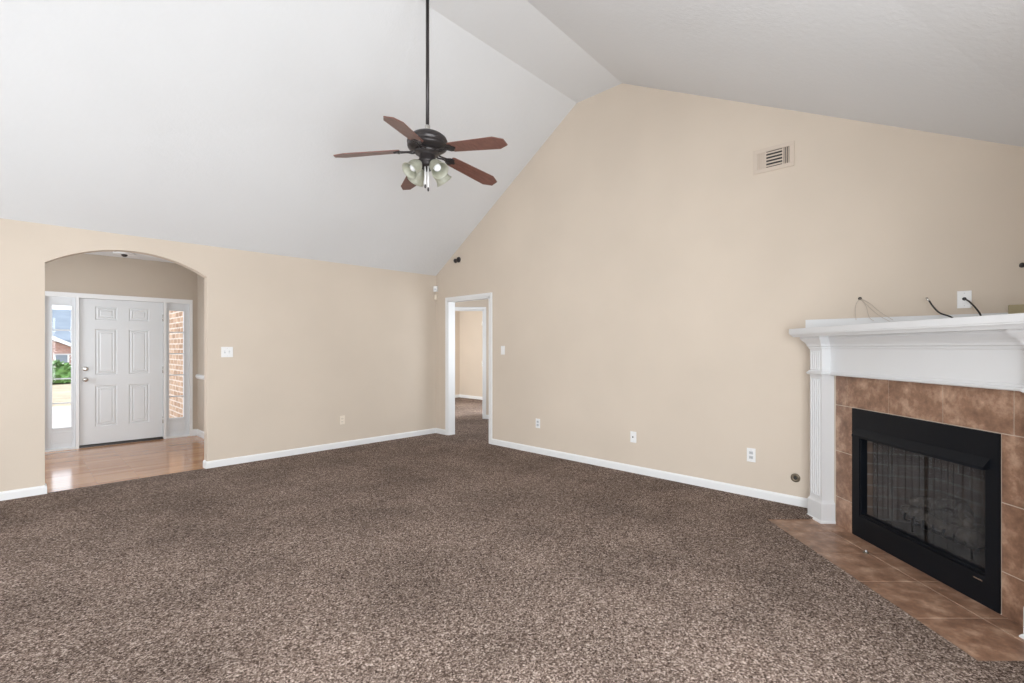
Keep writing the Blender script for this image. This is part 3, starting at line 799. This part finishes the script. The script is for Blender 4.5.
MB().box((-iw,-ih,0.0),(iw,ih,0.0012), W).build('backing', M['slot'], ve)
for k in range(5):
    z = -ih + (k+0.5)*(2*ih)/5
    Q = W @ Matrix.Translation((0.0025,z,0.006)) @ Matrix.Rotation(math.radians(30),4,'X')
    MB().box((-0.0575,-0.0062,-0.001),(0.0675,0.0062,0.001), Q).build('louver', M['ventpaint'], ve)
for k in range(4):
    x = -iw + (k+0.5)*(iw-0.065)/4
    Q = W @ Matrix.Translation((x,0,0.006)) @ Matrix.Rotation(math.radians(-14),4,'Y')
    MB().box((-0.008,-ih,-0.001),(0.008,ih,0.001), Q).build('louver', M['ventpaint'], ve)
    x = 0.080 + (k+0.5)*(iw-0.080)/4
    if k < 3:
        Q = W @ Matrix.Translation((0.080+(k+0.5)*(iw-0.080)/3,0,0.006)) @ Matrix.Rotation(math.radians(60),4,'Y')
        MB().box((-0.006,-ih,-0.001),(0.006,ih,0.001), Q).build('louver', M['ventpaint'], ve)

# ------------------------------------------------------------------ cables above the mantel
MT = 1.478                                     # mantel shelf top
cb = pp + Vector((-0.012,0,0.004))
q = [cb, cb+Vector((-0.05,-0.03,-0.03)), cb+Vector((-0.13,-0.075,-0.11))]
q.append(Vector((q[-1].x-0.02,q[-1].y-0.01,MT+0.006)))
tag(MB().tube(q, 0.0052, 10).build('coaxial_cable', M['blackcable']), 'black cable drooping from the white plate above the mantel', 'cable')
p = on_right(927.5,299); 
cx = thing('coaxial_cable', p, 'black cable with a bright connector end, bare of any plate, above the mantel', 'cable')
e = p + Vector((-0.15,-0.02,0.0))
# loose end stands up from the mantel, connector at its tip
p0 = SL(3.0,2.50,0)
def on_plane_x(px, py, X):
    t = (px-512)/FPX; s = X/(F.x+t*R.x); return Vector((X, s*(F.y+t*R.y), CH+(HZ-py)/FPX*s))
X1 = XR-0.10
pts = [on_plane_x(929,300.5,X1), on_plane_x(933.5,307,X1), on_plane_x(940,313,X1), on_plane_x(951,317,X1)]
pts.append(Vector((X1-0.01, pts[-1].y-0.05, MT+0.006)))
MB().tube(pts, 0.0052, 10).build('sheath', M['blackcable'], cx)
MB().tube([on_plane_x(926.3,297.6,X1), on_plane_x(929.2,300.9,X1)], 0.0062, 10, False).build('connector', M['chrome'], cx)
# bundle of thin wires out of a hole
h = on_right(860,298.6); W = wall_frame(h, 'R')
wb = thing('speaker_wires', h, 'thin grey wires coming out of a dark hole above the left end of the mantel', 'wires')
MB().lathe([(0.012,0.0),(0.012,0.0025),(0.0,0.003)], W, 16).build('hole', M['slot'], wb)
for tgt in ([(855.5,306),(856,320)],[(866,306),(869,317),(874,321)],[(869,303),(880,312),(893,320)],[(868,306),(878,315),(890,321.5)]):
    pts = [h+Vector((-0.003,0,0))]
    for k, (a, b) in enumerate(tgt): pts.append(on_plane_x(a, b, XR-0.03-0.02*k))
    MB().tube(pts, 0.0016, 6).build('wire', M['thinwire'], wb)
# dark bolt and pale wood block at the right edge of the view
p = on_right(1022,265.5); W = wall_frame(p, 'R')
bo = thing('wall_anchor_bolt', p, 'dark metal bolt sticking out of the wall at the right edge', 'bolt')
MB().lathe([(0.014,0),(0.014,0.004),(0.007,0.006),(0.006,0.035)], W, 16).build('shank', M['bronze'], bo)
MB().lathe([(0.012,0.033),(0.014,0.040),(0.008,0.046),(0,0.047)], W, 16).build('head', M['bronze'], bo)
M['palewood'] = mat('pale_yellow_wood', (0.46,0.40,0.28), 0.7, build=speck((0.42,0.36,0.22), 30, 0.15, 0.1))
a = on_right(1008,305); b = on_right(1040,305)
tag(MB().box((XR-0.06, b.y, MT+0.001),(XR-0.019, a.y, on_right(1008,305.5).z)).build('wood_block', M['palewood'], bevel=0.003), 'pale yellowish wood strip lying against the wall on the mantel', 'wood strip')

# ================================================================== FIREPLACE
TL = 2.42                                       # tile face
fp = thing('fireplace', SL(FC, TL, 0), 'corner fireplace with white mantel, brown tile surround and black metal insert', 'fireplace')
# tile surround
g = 0.005; HF = 0.5175                         # half width of black insert
m = MB()
def tile(s0, s1, z0, z1):
    fl(s0+g/2, s1-g/2, z0+g/2, z1-g/2, TL, TL+0.008, m)
cols = [-0.70,-0.58,-0.195,0.195,0.58,0.70]
for i in range(5): tile(FC+cols[i], FC+cols[i+1], 0.902, 1.135)
for (a, b) in ((-0.70,-HF-0.003),(HF+0.003,0.70)):
    for (z0, z1) in ((0.0,0.222),(0.222,0.562),(0.562,0.902)): tile(FC+a, FC+b, z0, z1)
m.build('tile_surround', M['tile'], fp, 0.0015)
m = MB()
fl(FC-0.70, FC-HF, 0, 1.135, TL+0.003, DW, m); fl(FC+HF, FC+0.70, 0, 1.135, TL+0.003, DW, m); fl(FC-HF, FC+HF, 0.90, 1.135, TL+0.003, DW, m)
m.build('grout', M['grout'], fp)
# hearth tiles
m = MB()
sj = [HS0, 2.351, 2.722, 3.096, 3.468, HS1]
for i in range(5):
    for (l0, l1) in ((HL,2.293),(2.293,TL)):
        m.prism([(sj[i]+g/2,l0+g/2),(sj[i+1]-g/2,l0+g/2),(sj[i+1]-g/2,l1-g/2),(sj[i]+g/2,l1-g/2)], fsl, 0.0, 0.008)
he = m.build('hearth_tiles', M['tile'], fp, 0.0015)
MB().prism([(HS0,HL),(HS1,HL),(HS1,TL),(HS0,TL)], fsl, -0.01, 0.0055).build('hearth_grout', M['grout'], fp)
# black insert face
m = MB(); i0, i1 = TL-0.006, TL+0.012
fl(FC-HF, FC-OW, 0.008, 0.898, i0, i1, m); fl(FC+OW, FC+HF, 0.008, 0.898, i0, i1, m)
fl(FC-OW, FC+OW, 0.008, OZ0, i0, i1, m); fl(FC-OW, FC+OW, OZ1, 0.898, i0, i1, m)
m.build('insert_face', M['black'], fp)
m = MB()   # inner lip around the opening
for (s0, s1, z0, z1) in ((FC-OW,FC-OW+0.008,OZ0,OZ1),(FC+OW-0.010,FC+OW,OZ0,OZ1),(FC-OW,FC+OW,OZ0,OZ0+0.014),(FC-OW,FC+OW,OZ1-0.03,OZ1)):
    fl(s0, s1, z0, z1, i0+0.006, i0+0.05, m)
m.build('opening_rim', M['black'], fp, 0.002)
m = MB()   # sloping hood over the opening
m.add([SL(FC-0.472,i0,0.765),SL(FC+0.472,i0,0.765),SL(FC+0.472,i0-0.036,0.722),SL(FC-0.472,i0-0.036,0.722),SL(FC-0.472,i0-0.036,0.706),SL(FC+0.472,i0-0.036,0.706),SL(FC+0.472,i0,0.712),SL(FC-0.472,i0,0.712)],
      [(0,1,2,3),(3,2,5,4),(4,5,6,7),(7,6,1,0),(0,3,4,7),(1,6,5,2)])
m.build('hood', M['black'], fp, 0.001)
m = MB(); fl(FC-0.435, FC-0.385, 0.128, 0.134, i0-0.004, i0, m)
m.build('badge', M['chrome'], fp)
# firebox
m = MB(); BL = TL+0.42; bw = 0.30; z0, z1 = OZ0-0.02, OZ1+0.03
def quad(a, b, c, d, mm, t=None): mm.add([a,b,c,d],[(0,1,2,3)])
o0, o1 = TL+0.03, BL
quad(SL(FC-OW,o0,z0),SL(FC-bw,o1,z0),SL(FC-bw,o1,z1),SL(FC-OW,o0,z1),m)
quad(SL(FC+OW,o0,z0),SL(FC+bw,o1,z0),SL(FC+bw,o1,z1),SL(FC+OW,o0,z1),m)
quad(SL(FC-bw,o1,z0),SL(FC+bw,o1,z0),SL(FC+bw,o1,z1),SL(FC-bw,o1,z1),m)
quad(SL(FC-OW,o0,z0),SL(FC+OW,o0,z0),SL(FC+bw,o1,z0),SL(FC-bw,o1,z0),m)
m.build('firebox_lining', M['firebrick'], fp)
m = MB(); quad(SL(FC-OW,o0,z1),SL(FC+OW,o0,z1),SL(FC+bw,o1,z1),SL(FC-bw,o1,z1),m)
m.build('smoke_shelf', M['black'], fp)
# pleated mesh curtains, one each side
for (s0, s1, ph) in ((FC+0.004, FC+OW-0.02, 0.0), (FC-OW+0.02, FC-0.004, 1.3)):
    m = MB(); n = 160; v = []
    for i in range(n+1):
        u = i/n; s = s0+(s1-s0)*u
        a = 0.009*math.sin(u*2*PI*9+ph+1.3*math.sin(u*9))+0.004*math.sin(u*2*PI*3.3)
        v += [SL(s, TL+0.068+a*0.8, OZ0+0.002), SL(s, TL+0.068+a, OZ1-0.035)]
    m.add(v, [(2*i, 2*i+2, 2*i+3, 2*i+1) for i in range(n)], True)
    m.build('mesh_curtain', M['mesh'], fp)
MB().tube([SL(FC-OW+0.01,TL+0.068,OZ1-0.032),SL(FC+OW-0.01,TL+0.068,OZ1-0.032)], 0.005, 8, False).build('curtain_rod', M['black'], fp)
# grate and logs (rest inside: things of their own)
gr = thing('fire_grate', SL(FC, TL+0.22, OZ0-0.02), 'black metal grate under the logs in the firebox', 'grate')
m = MB()
for k in range(7):
    s = FC-0.21+0.07*k
    m.tube([SL(s,TL+0.12,OZ0+0.10),SL(s,TL+0.13,OZ0+0.05),SL(s,TL+0.30,OZ0+0.05),SL(s,TL+0.34,OZ0+0.09)], 0.007, 6)
m.build('bars', M['black'], gr)
m = MB()
for l in (0.16,0.28): m.tube([SL(FC-0.24,TL+l,OZ0+0.043),SL(FC+0.24,TL+l,OZ0+0.043)], 0.007, 6, False)
m.build('cross_bar', M['black'], gr)
for s in (-0.2,0.2):
    for l in (0.16,0.28):
        MB().tube([SL(FC+s,TL+l,OZ0-0.02),SL(FC+s,TL+l,OZ0+0.045)], 0.007, 6, False).build('leg', M['black'], gr)
def flog(a, b, r, label, seed):
    rnd = random.Random(seed); pts = []
    for k in range(7):
        t = k/6; p = Vector(a).lerp(Vector(b), t)+Vector((rnd.uniform(-1,1),rnd.uniform(-1,1),rnd.uniform(-1,1)))*0.008
        pts.append(p)
    tag(MB().tube(pts, lambda t: r*(0.92+0.12*math.sin(t*9+seed)), 12).build('fire_log', M['log']), label, 'log', 'ceramic logs in the firebox')
z = OZ0+0.057
flog(SL(FC-0.25,TL+0.155,z+0.045), SL(FC+0.27,TL+0.165,z+0.042), 0.042, 'thick grey ceramic log at the front of the firebox grate', 1)
flog(SL(FC-0.22,TL+0.285,z+0.048), SL(FC+0.22,TL+0.275,z+0.048), 0.046, 'thick ceramic log at the back of the firebox grate', 2)
flog(SL(FC-0.20,TL+0.15,z+0.124), SL(FC-0.02,TL+0.29,z+0.150), 0.033, 'smaller ceramic log lying across the pile, toward the right', 3)
flog(SL(FC+0.20,TL+0.14,z+0.121), SL(FC+0.05,TL+0.29,z+0.150), 0.033, 'smaller ceramic log lying across the pile, toward the left', 4)

# mantel --------------------------------------------------------
PS0, PS1 = 3.632-FC, 3.777-FC                   # pilaster inner and outer edges from centre
PL = 2.335; FRL = 2.402
def pilaster(sg):
    P = thing_part('pilaster')
    a, b = FC+sg*PS0, FC+sg*PS1
    lo, hi = min(a,b), max(a,b)
    # shaft with five flutes cut into its front
    def shaft(z0, z1, flutes):
        w_ = hi-lo
        pts = [(lo,TL+0.008),(lo,PL)]
        if flutes:
            n = 5; pit = (w_-0.024)/n
            for k in range(n):
                c = lo+0.012+pit*(k+0.5); r_ = pit*0.34
                for j in range(7):
                    an = PI*j/6; pts.append((c-r_*math.cos(an), PL+r_*0.75*math.sin(an)))
        pts += [(hi,PL),(hi,TL+0.008)]
        return pts
    m = MB()
    m.prism(shaft(0,0,False), fsl, 0.15, 0.20); m.prism(shaft(0,0,True), fsl, 0.20, 1.09); m.prism(shaft(0,0,False), fsl, 1.09, 1.16)
    m.prism(shaft(0,0,True), fsl, 1.16, 1.30); m.prism(shaft(0,0,False), fsl, 1.30, 1.41)
    m.build('shaft', M['mantel'], P)
    e = 0.012
    m = MB()
    m.prism([(lo-e,TL+0.008),(lo-e,PL-e),(hi+e,PL-e),(hi+e,TL+0.008)], fsl, 0.008, 0.145)
    path = [(hi,TL+0.008),(hi,PL),(lo,PL),(lo,TL+0.008)]
    m.sweep(path[::-1], [(0,0.145),(-e,0.145),(-e*0.9,0.152),(-e*0.35,0.162),(-e*0.1,0.172),(0,0.174)], lambda s,L,z: SL(s,L,z))
    m.sweep([(lo-e,TL+0.008),(lo-e,PL-e),(hi+e,PL-e),(hi+e,TL+0.008)], [(0,0.008),(-0.010,0.008),(-0.010,0.014),(-0.003,0.024),(0,0.026)], lambda s,L,z: SL(s,L,z))
    m.build('plinth', M['mantel'], P)
    return P
def thing_part(name):
    o = bpy.data.objects.new(name, None); COL.objects.link(o); o.parent = fp; o.location = (0,0,0); return o
pilaster(1); pilaster(-1)
m = MB(); fl(FC-PS0, FC+PS0, 1.125, 1.41, FRL, DW, m)
m.build('frieze_board', M['mantel'], fp)
# mouldings follow: wall, round pilaster, frieze, pilaster, wall
path = [(FC-PS1,DW),(FC-PS1,PL),(FC-PS0,PL),(FC-PS0,FRL),(FC+PS0,FRL),(FC+PS0,PL),(FC+PS1,PL),(FC+PS1,DW)]
sl_ = lambda s, L, z: SL(s, L, z)
# travelling with +s the room side (-L) is on the right, hence negative offsets
crown = [(0,1.318),(-0.006,1.320),(-0.008,1.334),(-0.016,1.340),(-0.018,1.352),(-0.026,1.366),(-0.038,1.380),(-0.046,1.390),(-0.050,1.396),(-0.050,1.411),(0,1.411)]
MB().sweep(path, crown, sl_).build('crown_moulding', M['mantel'], fp)
MB().sweep(path, [(0,1.121),(-0.012,1.121),(-0.018,1.127),(-0.018,1.137),(-0.010,1.142),(-0.006,1.152),(0,1.154)], sl_).build('necking_moulding', M['mantel'], fp)
# shelf reaching back into the corner
SO, SLf = 0.978, 2.229
def hitR(s): return (XR-0.002-F.x*s)/R.x
def hitB(s): return (YS+0.002-F.y*s)/R.y
z0, z1 = 1.411, MT
def shelf_poly(o):
    s_l, s_r = FC+SO+o, FC-SO-o
    P = [SL(s_l,SLf-o), SL(s_l,hitR(s_l)), Vector((XR-0.002,YS+0.002,0)), SL(s_r,hitB(s_r)), SL(s_r,SLf-o)]
    return [(p.x,p.y) for p in P]
m = MB(); lay = [(-0.022,z0),(-0.014,z0+0.012),(-0.004,z0+0.022),(-0.004,z0+0.028),(0,z0+0.030),(0,z1-0.003),(-0.003,z1)]
rv = []
for o, z in lay: rv += [(x,y,z) for x, y in shelf_poly(o)]
fs = []
for k in range(len(lay)-1):
    for q_ in range(5): fs.append((k*5+q_, k*5+(q_+1)%5, (k+1)*5+(q_+1)%5, (k+1)*5+q_))
fs.append((4,3,2,1,0)); fs.append(tuple((len(lay)-1)*5+k for k in range(5)))
m.add(rv, fs); m.build('mantel_shelf', M['mantel'], fp)
# low white board on the wall along the back of the shelf
ya = on_right(806,320).y
MB().box((XR-0.018,YS+0.004,MT),(XR-0.001,ya,1.555)).build('back_board', M['mantel'], fp, 0.001)
# gas key valve in the hearth
p = SL(3.10, 2.277, 0.008)
kv = thing('gas_key_valve', p, 'small grey metal gas key valve set in the hearth tile before the insert', 'gas valve')
MB().lathe([(0.017,0.008),(0.016,0.012),(0.007,0.013)], Matrix.Translation((p.x,p.y,0)), 20).build('flange', M['oldbrass'], kv)
MB().lathe([(0.006,0.012),(0.006,0.024),(0,0.025)], Matrix.Translation((p.x,p.y,0)), 12).build('stem', M['greyslot'], kv)
